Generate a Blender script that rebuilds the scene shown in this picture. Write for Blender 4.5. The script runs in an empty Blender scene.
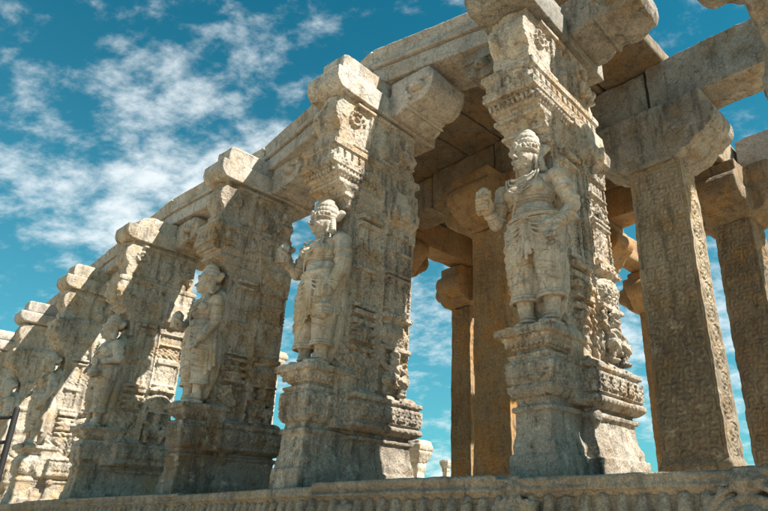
import bpy, bmesh, math, random
import numpy as np
from mathutils import Vector, Matrix, Euler, noise as mnoise
R = math.radians
scene = bpy.context.scene
col = scene.collection

# ------------------------------------------------------------------ camera, sky, sun, exposure
ZC = 1.30                       # eye height of the crouching photographer
ZB = ZC + 0.331                 # top of the carved platform
TH = 0.738                      # heading of the facade
Dv = Vector((-math.cos(TH), math.sin(TH), 0))      # along the facade, away to the left
Ov = Vector((-math.sin(TH), -math.cos(TH), 0))     # outward from the facade
E0 = Vector((0.65, 4.31, 0))

cam = bpy.data.cameras.new('camera'); camo = bpy.data.objects.new('camera', cam); col.objects.link(camo)
camo.location = (0, 0, ZC); camo.rotation_euler = (R(90) + 0.407, 0, 0)
cam.sensor_width = 36; cam.lens = 36 * 628.2 / 768; cam.shift_x = -72.9 / 768
cam.clip_start = 0.05; cam.clip_end = 5000
scene.camera = camo

SUN_EL = R(50)
sh = (-Dv) * math.cos(R(24)) + (-Ov) * math.sin(R(24))
SUN_AZ = math.atan2(sh.x, sh.y)
S = Vector((sh.x * math.cos(SUN_EL), sh.y * math.cos(SUN_EL), math.sin(SUN_EL))).normalized()

world = bpy.data.worlds.new('World'); scene.world = world; world.use_nodes = True
nt = world.node_tree; N = nt.nodes; L = nt.links
for n in list(N): N.remove(n)
def wn(t, **k):
    n = N.new(t)
    for a, b in k.items(): setattr(n, a, b)
    return n
wo = wn('ShaderNodeOutputWorld'); bg = wn('ShaderNodeBackground'); bg.inputs[1].default_value = 0.085
sky = wn('ShaderNodeTexSky', sky_type='NISHITA', sun_disc=False)
sky.sun_elevation = SUN_EL; sky.sun_rotation = SUN_AZ; sky.air_density = 1.0; sky.dust_density = 0.6; sky.ozone_density = 1.5
tint = wn('ShaderNodeMix', data_type='RGBA', blend_type='MULTIPLY'); tint.inputs[0].default_value = 1
tint.inputs[7].default_value = (0.04, 0.53, 0.51, 1)
L.new(sky.outputs[0], tint.inputs[6])
tc = wn('ShaderNodeTexCoord'); sep = wn('ShaderNodeSeparateXYZ'); L.new(tc.outputs['Generated'], sep.inputs[0])
def wmath(op, a, b=None, clamp=False):
    m = wn('ShaderNodeMath', operation=op, use_clamp=clamp)
    for i, v in enumerate((a, b)):
        if v is None: continue
        if isinstance(v, (int, float)): m.inputs[i].default_value = v
        else: L.new(v, m.inputs[i])
    return m.outputs[0]
zz = wmath('ADD', wmath('MAXIMUM', sep.outputs[2], 0.0), 0.38)
cx = wmath('DIVIDE', sep.outputs[0], zz); cy = wmath('DIVIDE', sep.outputs[1], zz)
comb = wn('ShaderNodeCombineXYZ'); L.new(cx, comb.inputs[0]); L.new(cy, comb.inputs[1])
mp = wn('ShaderNodeMapping'); L.new(comb.outputs[0], mp.inputs[0])
mp.inputs['Rotation'].default_value = (0, 0, R(35)); mp.inputs['Scale'].default_value = (1.5, 1.9, 1); mp.inputs['Location'].default_value = (3.1, 1.7, 0)
def wnoise(scale, detail, rough, dist, off=0):
    n = wn('ShaderNodeTexNoise'); n.inputs['Scale'].default_value = scale; n.inputs['Detail'].default_value = detail
    n.inputs['Roughness'].default_value = rough; n.inputs['Distortion'].default_value = dist
    if off:
        m2 = wn('ShaderNodeMapping'); m2.inputs['Location'].default_value = (off, off * .7, 0); L.new(mp.outputs[0], m2.inputs[0]); L.new(m2.outputs[0], n.inputs[0])
    else: L.new(mp.outputs[0], n.inputs[0])
    return n.outputs['Fac']
big = wnoise(1.1, 2, .45, .2); fine = wnoise(8.0, 9, .62, .1, 4.3)
dens = wmath('ADD', wmath('MULTIPLY', big, 0.60), wmath('MULTIPLY', fine, 0.54))
cr = wn('ShaderNodeValToRGB'); L.new(dens, cr.inputs[0])
cr.color_ramp.interpolation = 'EASE'
cr.color_ramp.elements[0].position = 0.54; cr.color_ramp.elements[0].color = (0, 0, 0, 1)
cr.color_ramp.elements[1].position = 0.76; cr.color_ramp.elements[1].color = (.85, .85, .85, 1)
# haze towards the horizon
hz = wmath('MULTIPLY', wmath('POWER', wmath('SUBTRACT', 1.0, wmath('MAXIMUM', sep.outputs[2], 0.0), True), 3.0), 0.62)
cloudc = wn('ShaderNodeRGB'); cloudc.outputs[0].default_value = (4.9, 5.2, 5.3, 1)
mh = wn('ShaderNodeMix', data_type='RGBA'); L.new(hz, mh.inputs[0]); L.new(tint.outputs[2], mh.inputs[6]); mh.inputs[7].default_value = (1.5, 3.3, 3.7, 1)
mc = wn('ShaderNodeMix', data_type='RGBA'); L.new(cr.outputs[0], mc.inputs[0]); L.new(mh.outputs[2], mc.inputs[6]); L.new(cloudc.outputs[0], mc.inputs[7])
L.new(mc.outputs[2], bg.inputs[0]); L.new(bg.outputs[0], wo.inputs[0])

sl = bpy.data.lights.new('sun', 'SUN'); sl.energy = 5.0; sl.angle = R(0.53); sl.color = (1.0, 0.92, 0.80)
slo = bpy.data.objects.new('sun', sl); col.objects.link(slo); slo.location = (20, -10, 30)
slo.rotation_euler = S.to_track_quat('Z', 'Y').to_euler()

scene.view_settings.view_transform = 'Standard'; scene.view_settings.look = 'None'
scene.view_settings.gamma = 1; scene.view_settings.use_curve_mapping = False
scene.view_settings.exposure = 1.32
scene.render.engine = 'CYCLES'
scene.cycles.max_bounces = 5; scene.cycles.diffuse_bounces = 4; scene.cycles.use_adaptive_sampling = True; scene.cycles.adaptive_threshold = .03

# ------------------------------------------------------------------ materials
def stone(name, base, light, dark, warm, lichen=.5, bump=1.0, carve=0.0, carve_scale=22, grain=1.0, foot=None):
    m = bpy.data.materials.new(name); m.use_nodes = True
    t = m.node_tree; n = t.nodes; l = t.links
    b = n['Principled BSDF']; b.inputs['Roughness'].default_value = .88
    b.inputs['Specular IOR Level'].default_value = .25
    co = n.new('ShaderNodeTexCoord'); geo = n.new('ShaderNodeNewGeometry')
    def nz(scale, detail=6, rough=.6, vec=None, dist=0):
        q = n.new('ShaderNodeTexNoise'); q.inputs['Scale'].default_value = scale; q.inputs['Detail'].default_value = detail
        q.inputs['Roughness'].default_value = rough; q.inputs['Distortion'].default_value = dist
        l.new(vec if vec is not None else geo.outputs['Position'], q.inputs['Vector']); return q.outputs['Fac']
    def ramp(fac, p0, p1, a=0, bb=1):
        q = n.new('ShaderNodeMapRange'); q.inputs['From Min'].default_value = p0; q.inputs['From Max'].default_value = p1
        q.inputs['To Min'].default_value = a; q.inputs['To Max'].default_value = bb; l.new(fac, q.inputs['Value']); return q.outputs[0]
    def mix(fac, a, c, mode='MIX'):
        q = n.new('ShaderNodeMix'); q.data_type = 'RGBA'; q.blend_type = mode
        if isinstance(fac, float): q.inputs[0].default_value = fac
        else: l.new(fac, q.inputs[0])
        for i, v in ((6, a), (7, c)):
            if isinstance(v, tuple): q.inputs[i].default_value = (*v, 1)
            else: l.new(v, q.inputs[i])
        return q.outputs[2]
    c = mix(ramp(nz(1.3, 3, .6), .35, .65), base, light)
    c = mix(ramp(nz(2.1, 6, .7), .50, .62, 0, .9), c, warm)
    # vertical rain streaks of dark lichen
    mp_ = n.new('ShaderNodeMapping'); mp_.inputs['Scale'].default_value = (5, 5, .9); l.new(geo.outputs['Position'], mp_.inputs[0])
    c = mix(ramp(nz(1.6, 5, .7, mp_.outputs[0]), .50, .72, 0, lichen), c, dark)
    c = mix(ramp(nz(9, 7, .8), .54, .66, 0, lichen * .9), c, dark)
    if foot:
        # darker towards the bottom, with a ragged upper edge
        sx = n.new('ShaderNodeSeparateXYZ'); l.new(geo.outputs['Position'], sx.inputs[0])
        ad = n.new('ShaderNodeMath'); ad.operation = 'MULTIPLY_ADD'; l.new(nz(2.6, 4, .7, mp_.outputs[0]), ad.inputs[0]); ad.inputs[1].default_value = -2.4; l.new(sx.outputs[2], ad.inputs[2])
        c = mix(ramp(ad.outputs[0], foot[0] - 1.2 - .45, foot[0] - 1.2 + .45, foot[1], 0), c, dark)
    # pale mineral crust
    c = mix(ramp(nz(5.5, 6, .75), .55, .64, 0, .7), c, light)
    # granite grain
    vo = n.new('ShaderNodeTexVoronoi'); vo.inputs['Scale'].default_value = 170; l.new(geo.outputs['Position'], vo.inputs['Vector'])
    gsep = n.new('ShaderNodeSeparateColor'); l.new(vo.outputs['Color'], gsep.inputs[0])
    g = ramp(gsep.outputs[0], 0, 1, 1 - .20 * grain, 1 + .16 * grain)
    vm = n.new('ShaderNodeVectorMath'); vm.operation = 'SCALE'; l.new(c, vm.inputs[0]); l.new(g, vm.inputs['Scale'])
    g2 = ramp(nz(45, 3, .8), .3, .7, 1 - .32 * grain, 1 + .30 * grain)
    vm2 = n.new('ShaderNodeVectorMath'); vm2.operation = 'SCALE'; l.new(vm.outputs[0], vm2.inputs[0]); l.new(g2, vm2.inputs['Scale'])
    l.new(vm2.outputs[0], b.inputs['Base Color'])
    def bmp(h, s, d, prev=None):
        q = n.new('ShaderNodeBump'); q.inputs['Strength'].default_value = s; q.inputs['Distance'].default_value = d
        l.new(h, q.inputs['Height'])
        if prev is not None: l.new(prev, q.inputs['Normal'])
        return q.outputs[0]
    p = bmp(nz(11, 5, .70), .6 * bump, .016)
    p = bmp(nz(48, 3, .75), .6 * bump, .007, p)
    if carve > 0:
        w = n.new('ShaderNodeTexVoronoi'); w.feature = 'SMOOTH_F1'; w.inputs['Scale'].default_value = carve_scale; w.inputs['Smoothness'].default_value = .35
        l.new(geo.outputs['Position'], w.inputs['Vector'])
        s_ = n.new('ShaderNodeMath'); s_.operation = 'SINE'; k_ = n.new('ShaderNodeMath'); k_.operation = 'MULTIPLY'; k_.inputs[1].default_value = 14
        l.new(w.outputs['Distance'], k_.inputs[0]); l.new(k_.outputs[0], s_.inputs[0])
        p = bmp(s_.outputs[0], carve, .008, p)
    # hairline cracks, broken up so that only stretches of them show
    cv = n.new('ShaderNodeTexVoronoi'); cv.feature = 'DISTANCE_TO_EDGE'; cv.inputs['Scale'].default_value = 1.7
    wv = n.new('ShaderNodeTexNoise'); wv.inputs['Scale'].default_value = 3; wv.inputs['Detail'].default_value = 3; l.new(geo.outputs['Position'], wv.inputs['Vector'])
    wa = n.new('ShaderNodeVectorMath'); wa.operation = 'MULTIPLY_ADD'; l.new(wv.outputs['Color'], wa.inputs[0]); wa.inputs[1].default_value = (.5, .5, .5); l.new(geo.outputs['Position'], wa.inputs[2]); l.new(wa.outputs[0], cv.inputs['Vector'])
    ck = n.new('ShaderNodeMath'); ck.operation = 'MAXIMUM'; l.new(ramp(cv.outputs['Distance'], 0, .012), ck.inputs[0]); l.new(ramp(nz(1.1, 3, .5), .50, .47), ck.inputs[1])
    p = bmp(ck.outputs[0], .7, .012, p)
    p = bmp(gsep.outputs[1], .3 * bump, .003, p)
    l.new(p, b.inputs['Normal'])
    return m
M_pillar = stone('weathered_granite', (.33, .282, .23), (.50, .445, .375), (.055, .05, .045), (.38, .27, .165), .95, 1.0, .25, foot=(ZB + 1.0, .38))
M_black = stone('dark_footed_granite', (.29, .25, .205), (.44, .39, .325), (.045, .042, .038), (.32, .22, .12), .85, 1.0, .25, foot=(ZB + 1.3, .5))  # darker copy, darkening more strongly towards the bottom
M_sunlit = stone('sunlit_granite', (.33, .285, .23), (.49, .44, .365), (.07, .064, .056), (.37, .27, .165), .95, 1.0, .25)  # copy for the sunlit far pillars, sunlight put into the colour
M_dark = stone('shaded_grey_granite', (.19, .178, .158), (.33, .31, .275), (.05, .052, .052), (.23, .18, .125), .8, 1.0, 0)  # shaded copy: shade on near slabs and beams put into the colour
M_statue = stone('pale_granite', (.36, .315, .265), (.53, .475, .405), (.12, .11, .095), (.42, .31, .19), .75, .55, 0, grain=.7)
M_slab = stone('grey_granite', (.34, .31, .28), (.49, .455, .41), (.09, .092, .09), (.35, .28, .20), .7, 1.1, 0)
M_inner = stone('bounce_warmed_granite', (.25, .155, .082), (.35, .24, .135), (.06, .042, .027), (.40, .21, .075), .5, 1.0, 0)  # warm bounced light inside the hall put into the stone colour
M_plinth = stone('mossy_granite', (.19, .16, .13), (.34, .29, .23), (.085, .085, .078), (.33, .26, .17), .8, 1.2, .2, 30)
M_sand = stone('pale_sandy_ground', (.33, .26, .17), (.40, .33, .23), (.22, .18, .12), (.36, .26, .15), .3, .6, 0)
def plain(name, c, rough=.5, metal=0):
    m = bpy.data.materials.new(name); m.use_nodes = True; b = m.node_tree.nodes['Principled BSDF']
    q = m.node_tree.nodes.new('ShaderNodeTexNoise'); q.inputs['Scale'].default_value = 30
    mm = m.node_tree.nodes.new('ShaderNodeMix'); mm.data_type = 'RGBA'; m.node_tree.links.new(q.outputs[0], mm.inputs[0])
    mm.inputs[6].default_value = (*c, 1); mm.inputs[7].default_value = (*[x * 1.6 for x in c], 1)
    m.node_tree.links.new(mm.outputs[2], b.inputs['Base Color']); b.inputs['Roughness'].default_value = rough; b.inputs['Metallic'].default_value = metal
    return m
M_iron = plain('black_painted_iron', (.004, .004, .0045), .7)

# ------------------------------------------------------------------ mesh helpers
texes = {}
def ctex(scale, depth=4):
    k = (scale, depth)
    if k not in texes:
        t = bpy.data.textures.new('stone_noise', 'CLOUDS'); t.noise_scale = scale; t.noise_depth = depth; texes[k] = t
    return texes[k]
class MB:
    def __init__(s): s.bm = bmesh.new()
    def box(s, x0, x1, y0, y1, z0, z1, rot=None, taper=0):
        vs = []
        for z in (z0, z1):
            t = taper if z == z1 else 0
            for x, y in ((x0 + t, y0 + t), (x1 - t, y0 + t), (x1 - t, y1 - t), (x0 + t, y1 - t)):
                vs.append(Vector((x, y, z)))
        if rot is not None:
            c = Vector(((x0 + x1) / 2, (y0 + y1) / 2, (z0 + z1) / 2)); vs = [c + rot @ (v - c) for v in vs]
        b = [s.bm.verts.new(v) for v in vs]
        for f in ((3, 2, 1, 0), (4, 5, 6, 7), (0, 1, 5, 4), (1, 2, 6, 5), (2, 3, 7, 6), (3, 0, 4, 7)): s.bm.faces.new([b[i] for i in f])
    def loft(s, rings):
        """stack of rectangular rings (x0,x1,y0,y1,z) closed into one solid: a moulding profile"""
        rr = []
        for x0, x1, y0, y1, z in rings:
            rr.append([s.bm.verts.new(v) for v in ((x0, y0, z), (x1, y0, z), (x1, y1, z), (x0, y1, z))])
        s.bm.faces.new(rr[0][::-1]); s.bm.faces.new(rr[-1])
        for a, b in zip(rr, rr[1:]):
            for i in range(4): j = (i + 1) % 4; s.bm.faces.new((a[i], a[j], b[j], b[i]))
    def prism(s, pts, axis, lo, hi):
        """polygon extruded: axis 'x' -> pts are (y,z); axis 'y' -> pts are (x,z)"""
        def P(p, t): return (t, p[0], p[1]) if axis == 'x' else (p[0], t, p[1])
        a = [s.bm.verts.new(P(p, lo)) for p in pts]; b = [s.bm.verts.new(P(p, hi)) for p in pts]
        n = len(pts); s.bm.faces.new(a); s.bm.faces.new(b[::-1])
        for i in range(n): j = (i + 1) % n; s.bm.faces.new((a[j], a[i], b[i], b[j]))
    def ell(s, c, r, rot=None, seg=14):
        m = Matrix.Translation(c) @ (rot.to_4x4() if rot is not None else Matrix()) @ Matrix.Diagonal((*r, 1))
        v = max(5, seg // 2 + 1); new = s.bm.verts.new; fn = s.bm.faces.new
        top = new(m @ Vector((0, 0, 1))); bot = new(m @ Vector((0, 0, -1))); rows = []
        for a in range(1, v):
            ph = math.pi * a / v; rows.append([new(m @ Vector((math.sin(ph) * math.cos(2 * math.pi * k / seg), math.sin(ph) * math.sin(2 * math.pi * k / seg), math.cos(ph)))) for k in range(seg)])
        for k in range(seg):
            q = (k + 1) % seg; fn((top, rows[0][k], rows[0][q])); fn((bot, rows[-1][q], rows[-1][k]))
            for a, b in zip(rows, rows[1:]): fn((a[k], b[k], b[q], a[q]))
    def cap(s, p0, r0, p1, r1, seg=12):
        """tapered limb segment with rounded ends"""
        p0 = Vector(p0); p1 = Vector(p1); ax = p1 - p0; ln = ax.length
        if ln < 1e-5: return
        q = ax.to_track_quat('Z', 'Y').to_matrix()
        rings = []
        prof = [(-r0 * .95, r0 * .3), (-r0 * .7, r0 * .7), (-r0 * .38, r0 * .92), (0, r0), (ln, r1), (ln + r1 * .38, r1 * .92), (ln + r1 * .7, r1 * .7), (ln + r1 * .95, r1 * .3)]
        for h, r in prof:
            rings.append([s.bm.verts.new(p0 + q @ Vector((r * math.cos(2 * math.pi * i / seg), r * math.sin(2 * math.pi * i / seg), h))) for i in range(seg)])
        s.bm.faces.new(rings[0][::-1]); s.bm.faces.new(rings[-1])
        for a, b in zip(rings, rings[1:]):
            for i in range(seg): j = (i + 1) % seg; s.bm.faces.new((a[i], a[j], b[j], b[i]))
    def path(s, pts, r, seg=8):
        for a, b in zip(pts, pts[1:]): s.cap(a, r if not isinstance(r, (list,)) else r[0], b, r, seg)
    def lathe(s, c, prof, seg=20, flat=(1, 1)):
        rings = [[s.bm.verts.new((c[0] + r * flat[0] * math.cos(2 * math.pi * i / seg), c[1] + r * flat[1] * math.sin(2 * math.pi * i / seg), c[2] + z)) for i in range(seg)] for r, z in prof]
        s.bm.faces.new(rings[0][::-1]); s.bm.faces.new(rings[-1])
        for a, b in zip(rings, rings[1:]):
            for i in range(seg): j = (i + 1) % seg; s.bm.faces.new((a[i], a[j], b[j], b[i]))
    def ring(s, c, rx, ry, r, a0=0, a1=360, tilt=None, n=22, seg=6):
        """torus-like band lying flat round c"""
        pts = []
        for i in range(n + 1):
            a = R(a0 + (a1 - a0) * i / n); v = Vector((rx * math.cos(a), ry * math.sin(a), 0))
            if tilt is not None: v = tilt @ v
            pts.append(Vector(c) + v)
        for p, q in zip(pts, pts[1:]): s.cap(p, r, q, r, seg)
    def raw(s, name):
        me = bpy.data.meshes.new(name); bmesh.ops.recalc_face_normals(s.bm, faces=s.bm.faces[:]); s.bm.to_mesh(me); s.bm.free(); return me
def link(name, me, mat, parent=None, smooth=True):
    o = bpy.data.objects.new(name, me); col.objects.link(o)
    if not me.materials: me.materials.append(mat)
    if smooth: me.polygons.foreach_set('use_smooth', [True] * len(me.polygons))
    if parent is not None: o.parent = parent
    return o
def carve(name, mb, mat, parent=None, voxel=.014, disp=((.30, .03), (.07, .012), (.022, .006)), smooth=2, off=None, hook=None):
    """fuse the overlapping shapes of one part into one stone surface and weather it"""
    me = mb.raw(name)
    o = bpy.data.objects.new('tmp', me); col.objects.link(o)
    if off is not None: me.transform(Matrix.Translation(off))
    m = o.modifiers.new('r', 'REMESH'); m.mode = 'VOXEL'; m.voxel_size = voxel; m.use_smooth_shade = True
    if smooth:
        m = o.modifiers.new('s', 'SMOOTH'); m.factor = .5; m.iterations = smooth
    for sc, st in disp:
        if sc < voxel * 1.2: continue
        m = o.modifiers.new('d', 'DISPLACE'); m.texture = ctex(sc); m.strength = st; m.mid_level = .5; m.texture_coords = 'LOCAL'
    dg = bpy.context.evaluated_depsgraph_get(); dg.update()
    me2 = bpy.data.meshes.new_from_object(o.evaluated_get(dg)); me2.name = name
    bpy.data.objects.remove(o); bpy.data.meshes.remove(me)
    if off is not None: me2.transform(Matrix.Translation(-Vector(off)))
    if hook is not None:
        n_ = len(me2.vertices); co = np.empty(n_ * 3); no = np.empty(n_ * 3)
        me2.vertices.foreach_get('co', co); me2.vertex_normals.foreach_get('vector', no); co = co.reshape(-1, 3); no = no.reshape(-1, 3)
        co = co + no * hook(co, no)[:, None]; me2.vertices.foreach_set('co', co.ravel()); me2.update()
    me2.materials.clear()
    return link(name, me2, mat, parent)
def thing(name, label, cat, mat4=None, group=None):
    o = bpy.data.objects.new(name, None); col.objects.link(o); o.empty_display_size = .2
    if mat4 is not None: o.matrix_world = mat4
    return tag(o, label, cat, group)
def tag(o, label, cat, group=None, kind=None):
    o['label'] = label; o['category'] = cat
    if group: o['group'] = group
    o['kind'] = kind or 'thing'
    return o
def struct(o): o['kind'] = 'structure'; return o
# local frame of everything on the platform: +x to the viewer's right along the facade, +y inward, +z up
def frame(x, y, yaw=0, s=1.0, lx=0, ly=0, z=ZB):
    return Matrix.Translation((x, y, z)) @ Euler((-ly, lx, 0)).to_matrix().to_4x4() @ Matrix.Rotation(-(TH + yaw), 4, 'Z') @ Matrix.Diagonal((1, 1, s, 1))
def grid(a, i, yaw=0, s=1.0, z=ZB):
    p = E0 + Dv * a - Ov * i; return frame(p.x, p.y, yaw, s, z=z)
FAC = grid(0, 0)                 # facade frame: x = -a, y = inward
rnd = random.Random(5)

# ------------------------------------------------------------------ carved figures
def fist(mb, c, sgn=1, bud=True, k=1.0):
    """closed hand round a lotus bud: palm, four curled fingers and a thumb from the side"""
    c = Vector(c)
    mb.ell(c, (.042 * k, .036 * k, .05 * k))
    for q, (dz, ln) in enumerate(((.034, .040), (.012, .046), (-.010, .043), (-.031, .034))):
        a = c + Vector((-.036 * sgn, -.014, dz)) * k; b = c + Vector((-.020 * sgn, -.052, dz + .004)) * k; d = c + Vector((.016 * sgn, -.056 + .004 * q, dz + .002)) * k; e = c + Vector((.026 * sgn, -.034, dz)) * k
        mb.cap(a, .013 * k, b, .012 * k, 8); mb.cap(b, .012 * k, d, .0115 * k, 8); mb.cap(d, .0115 * k, e, .010 * k, 8)
    mb.cap(c + Vector((.030 * sgn, .0, .012)) * k, .014 * k, c + Vector((.034 * sgn, -.040, .040)) * k, .012 * k, 8)
    mb.cap(c + Vector((.034 * sgn, -.040, .040)) * k, .012 * k, c + Vector((.012 * sgn, -.058, .052)) * k, .010 * k, 8)
    if bud:
        mb.lathe(c + Vector((0, -.02, .03)) * k, [(.012 * k, 0), (.034 * k, .03 * k), (.040 * k, .055 * k), (.028 * k, .085 * k), (.006 * k, .105 * k)], 12)
        for i in range(6):
            a = i * math.pi / 3; p = c + Vector((.032 * math.cos(a), -.02 + .032 * math.sin(a), .055)) * k
            mb.cap(p, .012 * k, p + Vector((.006 * math.cos(a), .006 * math.sin(a), .038)) * k, .006 * k, 6)
def open_hand(mb, c, dirv, k=1.0):
    c = Vector(c); d = Vector(dirv).normalized(); side = d.cross(Vector((0, 1, 0))).normalized()
    rot = d.to_track_quat('Z', 'Y').to_matrix()
    mb.ell(c, (.040 * k, .022 * k, .05 * k), rot)
    for q, ln in enumerate((.052, .064, .058, .044)):
        o_ = (q - 1.5) * .019 * k
        a = c + side * o_ + d * .03 * k; b = a + d * ln * .55 * k + Vector((0, -.012, 0)) * k; e = b + d * ln * .5 * k + Vector((0, .010, 0)) * k
        mb.cap(a, .011 * k, b, .0105 * k, 8); mb.cap(b, .0105 * k, e, .008 * k, 8)
    a = c - side * .032 * k; mb.cap(a, .013 * k, a - side * .018 * k + d * .035 * k, .010 * k, 8)

def statue(parent, pose, voxel, seed, off):
    """guardian figure in the round against the shaft; feet at z=1.04"""
    m = MB(); rr = random.Random(seed)
    cx, cy, z0 = pose.get('cx', -.22), .20, 1.03
    sw = pose.get('sway', .03); H = pose.get('h', 1.0)
    def P(x, y, z): return Vector((cx + x, cy + y, z0 + z * H))
    # feet and toes
    for sg in (-1, 1):
        fx = sg * .085
        m.ell(P(fx + sg * .02, -.045, .028), (.043, .105, .034), Matrix.Rotation(-sg * .28, 3, 'Z'))
        for t in range(5):
            tx = fx + sg * .05 + (t - 2) * .016 * 1.0
            m.ell(P(tx, -.145 + abs(t - 1.5) * .008, .016), (.009, .018, .012), seg=8)
        m.cap(P(fx, .0, .05), .040, P(fx + sg * .012, .0, .20), .052)
        m.cap(P(fx + sg * .012, .0, .20), .052, P(fx + sg * .014, .005, .33), .068)
        m.ring(P(fx, -.003, .085), .047, .050, .013); m.ring(P(fx, -.003, .115), .046, .049, .009)
    # legs in a tight wrapped cloth that ends above the ankle
    dh = pose.get('hem', .27)
    for sg in (-1, 1):
        m.cap(P(sg * .100, .0, dh + .06), .086, P(sg * .104 + sw * .3, -.012, .55), .104, 16)
        m.cap(P(sg * .104 + sw * .3, -.012, .55), .104, P(sg * .096 + sw, .0, .82), .128, 16)
        m.ring(P(sg * .098, .0, dh), .088, .088, .014, n=16); m.ring(P(sg * .098, .0, dh + .030), .088, .088, .008, n=16)
        for k, zz_ in enumerate((.38, .44, .51, .58, .65, .72)):
            m.ring(P(sg * .103 + sw * .25 * k / 4, -.010, zz_ + rr.uniform(-.01, .01)), .094 + .0045 * k, .099 + .0045 * k, .0055, 190, 350, Matrix.Rotation(sg * (.35 + .1 * rr.random()), 3, 'Y'), 12)
    m.box(cx - .13, cx + .13, cy - .02, cy + .10, z0 + dh * H, z0 + .8 * H)
    # short pleated fall between the legs and a scalloped apron over the hips
    for q in range(5):
        x = (q - 2) * .016
        m.cap(P(x + sw, -.128, .84), .010, P(x * 1.8, -.112, pose.get('fall', .56) + abs(q - 2) * .035), .013, 8)
    for sg in (-1, 1):
        for j in range(3):
            pts = [P(sw + sg * (.02 + .17 * t), -.132 + .05 * t * t - .012 * math.sin(math.pi * t), .85 - j * .026 - (.045 + .02 * j) * math.sin(math.pi * t)) for t in np.linspace(0, 1, 9)]
            for a, b in zip(pts, pts[1:]): m.cap(a, .0085, b, .0085, 8)
    # folds of the sash running down across the belly
    for j in range(4):
        pts = [P(sw - .160 + .33 * t, .0 - .128 * math.sin(math.pi * t) ** .6, 1.045 - j * .030 - .125 * t) for t in np.linspace(0, 1, 9)]
        for a, b in zip(pts, pts[1:]): m.cap(a, .0095, b, .0095, 8)
    for sg in (-1, 1):
        for q in range(3):
            m.cap(P(sg * (.190 + .010 * q) + sw, -.02 + .03 * q, .88), .012, P(sg * (.205 + .012 * q), .0 + .03 * q, pose.get('side', .60) + .05 * q), .018, 8)
    # hips, waist, chest
    m.ell(P(sw, .0, .87), (.190, .135, .115)); m.ell(P(sw * .9, -.01, .98), (.150, .112, .12)); m.ell(P(sw * .6, -.05, .985), (.105, .085, .075))
    m.ell(P(0, .0, 1.15), (.178, .128, .15)); m.ell(P(-.01, .01, 1.25), (.215, .115, .085))
    for sg in (-1, 1):
        m.ell(P(sg * .080, -.082, 1.165), (.080, .055 * pose.get('bust', 1), .066)); m.ell(P(sg * .080, -.082 - .05 * pose.get('bust', 1), 1.16), (.012, .010, .012), seg=8)
        m.ell(P(sg * .205, .01, 1.265), (.075, .080, .072))
    m.ell(P(sw * .6, -.135, .955), (.012, .008, .014), seg=8)
    # belt, cords and necklaces
    m.ring(P(sw, -.0, .91), .187, .138, .020); m.ring(P(sw, -.0, .875), .194, .142, .010); m.ring(P(sw, -.0, .945), .172, .130, .009)
    m.ell(P(sw, -.145, .905), (.035, .018, .032)); m.ring(P(sw * .5, -.003, 1.07), .160, .122, .008)
    for j, (w_, dz) in enumerate(((.085, .07), (.105, .12), (.125, .19))):
        pts = [P(w_ * math.cos(math.pi * t), -.098 - .045 * math.sin(math.pi * t) - (.03 if .25 < t < .75 else 0) * pose.get('bust', 1) * .5, 1.305 - dz * math.sin(math.pi * t)) for t in np.linspace(0, 1, 14)]
        for a, b in zip(pts, pts[1:]): m.cap(a, .0075, b, .0075, 8)
    m.ell(P(0, -.155, 1.13), (.022, .014, .028))
    pts = [P(.12 - .22 * t, -.09 - .07 * math.sin(math.pi * t), 1.30 - .36 * t) for t in np.linspace(0, 1, 10)]
    for a, b in zip(pts, pts[1:]): m.cap(a, .008, b, .008, 8)
    # neck and head
    hx, tn = pose.get('hx', -.005), pose.get('turn', -.12)
    m.cap(P(0, .005, 1.30), .066, P(hx, -.012, 1.40), .058, 14)
    for zz_ in (1.345, 1.37): m.ring(P(hx, -.006, zz_), .062, .062, .006)
    hc = P(hx, -.03, 1.475); HR = Matrix.Rotation(tn, 3, 'Z'); h0 = len(m.bm.verts)
    def Q(x, y, z): return hc + HR @ Vector((x, y, z))
    m.ell(hc, (.083, .095, .108)); m.ell(Q(0, -.040, -.055), (.056, .052, .052)); m.ell(Q(0, -.076, -.086), (.022, .018, .018))
    for sg in (-1, 1):
        m.ell(Q(sg * .044, -.064, -.020), (.028, .022, .026)); m.ell(Q(sg * .034, -.083, .016), (.023, .011, .012), HR @ Matrix.Rotation(sg * .12, 3, 'Y'))
        for a_, b_ in zip(np.linspace(.008, .062, 5), np.linspace(.008, .062, 5)[1:]):
            m.cap(Q(sg * a_, -.096 + a_ * .35, .036 + .010 * math.sin((a_ - .008) / .054 * 3.1)), .005, Q(sg * b_, -.096 + b_ * .35, .036 + .010 * math.sin((b_ - .008) / .054 * 3.1)), .005, 6)
        m.ell(Q(sg * .086, .010, -.010), (.014, .024, .042), HR); m.cap(Q(sg * .086, .012, -.04), .012, Q(sg * .088, .010, -.075), .013, 8)
        m.ell(Q(sg * .088, .012, -.095), (.016, .022, .022), seg=10)
        # curls falling behind the ears
        for q in range(7): m.ell(Q(sg * (.080 + .006 * q), .050, .045 - .026 * q), (.026, .030, .020), seg=8)
    m.cap(Q(0, -.094, .030), .0095, Q(0, -.118, -.014), .015, 10); m.ell(Q(.013, -.104, -.018), (.011, .012, .009), seg=8); m.ell(Q(-.013, -.104, -.018), (.011, .012, .009), seg=8)
    m.ell(Q(0, -.096, -.043), (.028, .013, .0065), seg=10); m.ell(Q(0, -.092, -.056), (.023, .014, .008), seg=10)
    # tiered crown
    m.ring(Q(0, .0, .062), .086, .094, .013, tilt=HR)
    for i in range(16):
        a = i * math.pi / 8; m.ell(Q(.090 * math.cos(a), .097 * math.sin(a), .080), (.014, .014, .017), seg=8)
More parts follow.
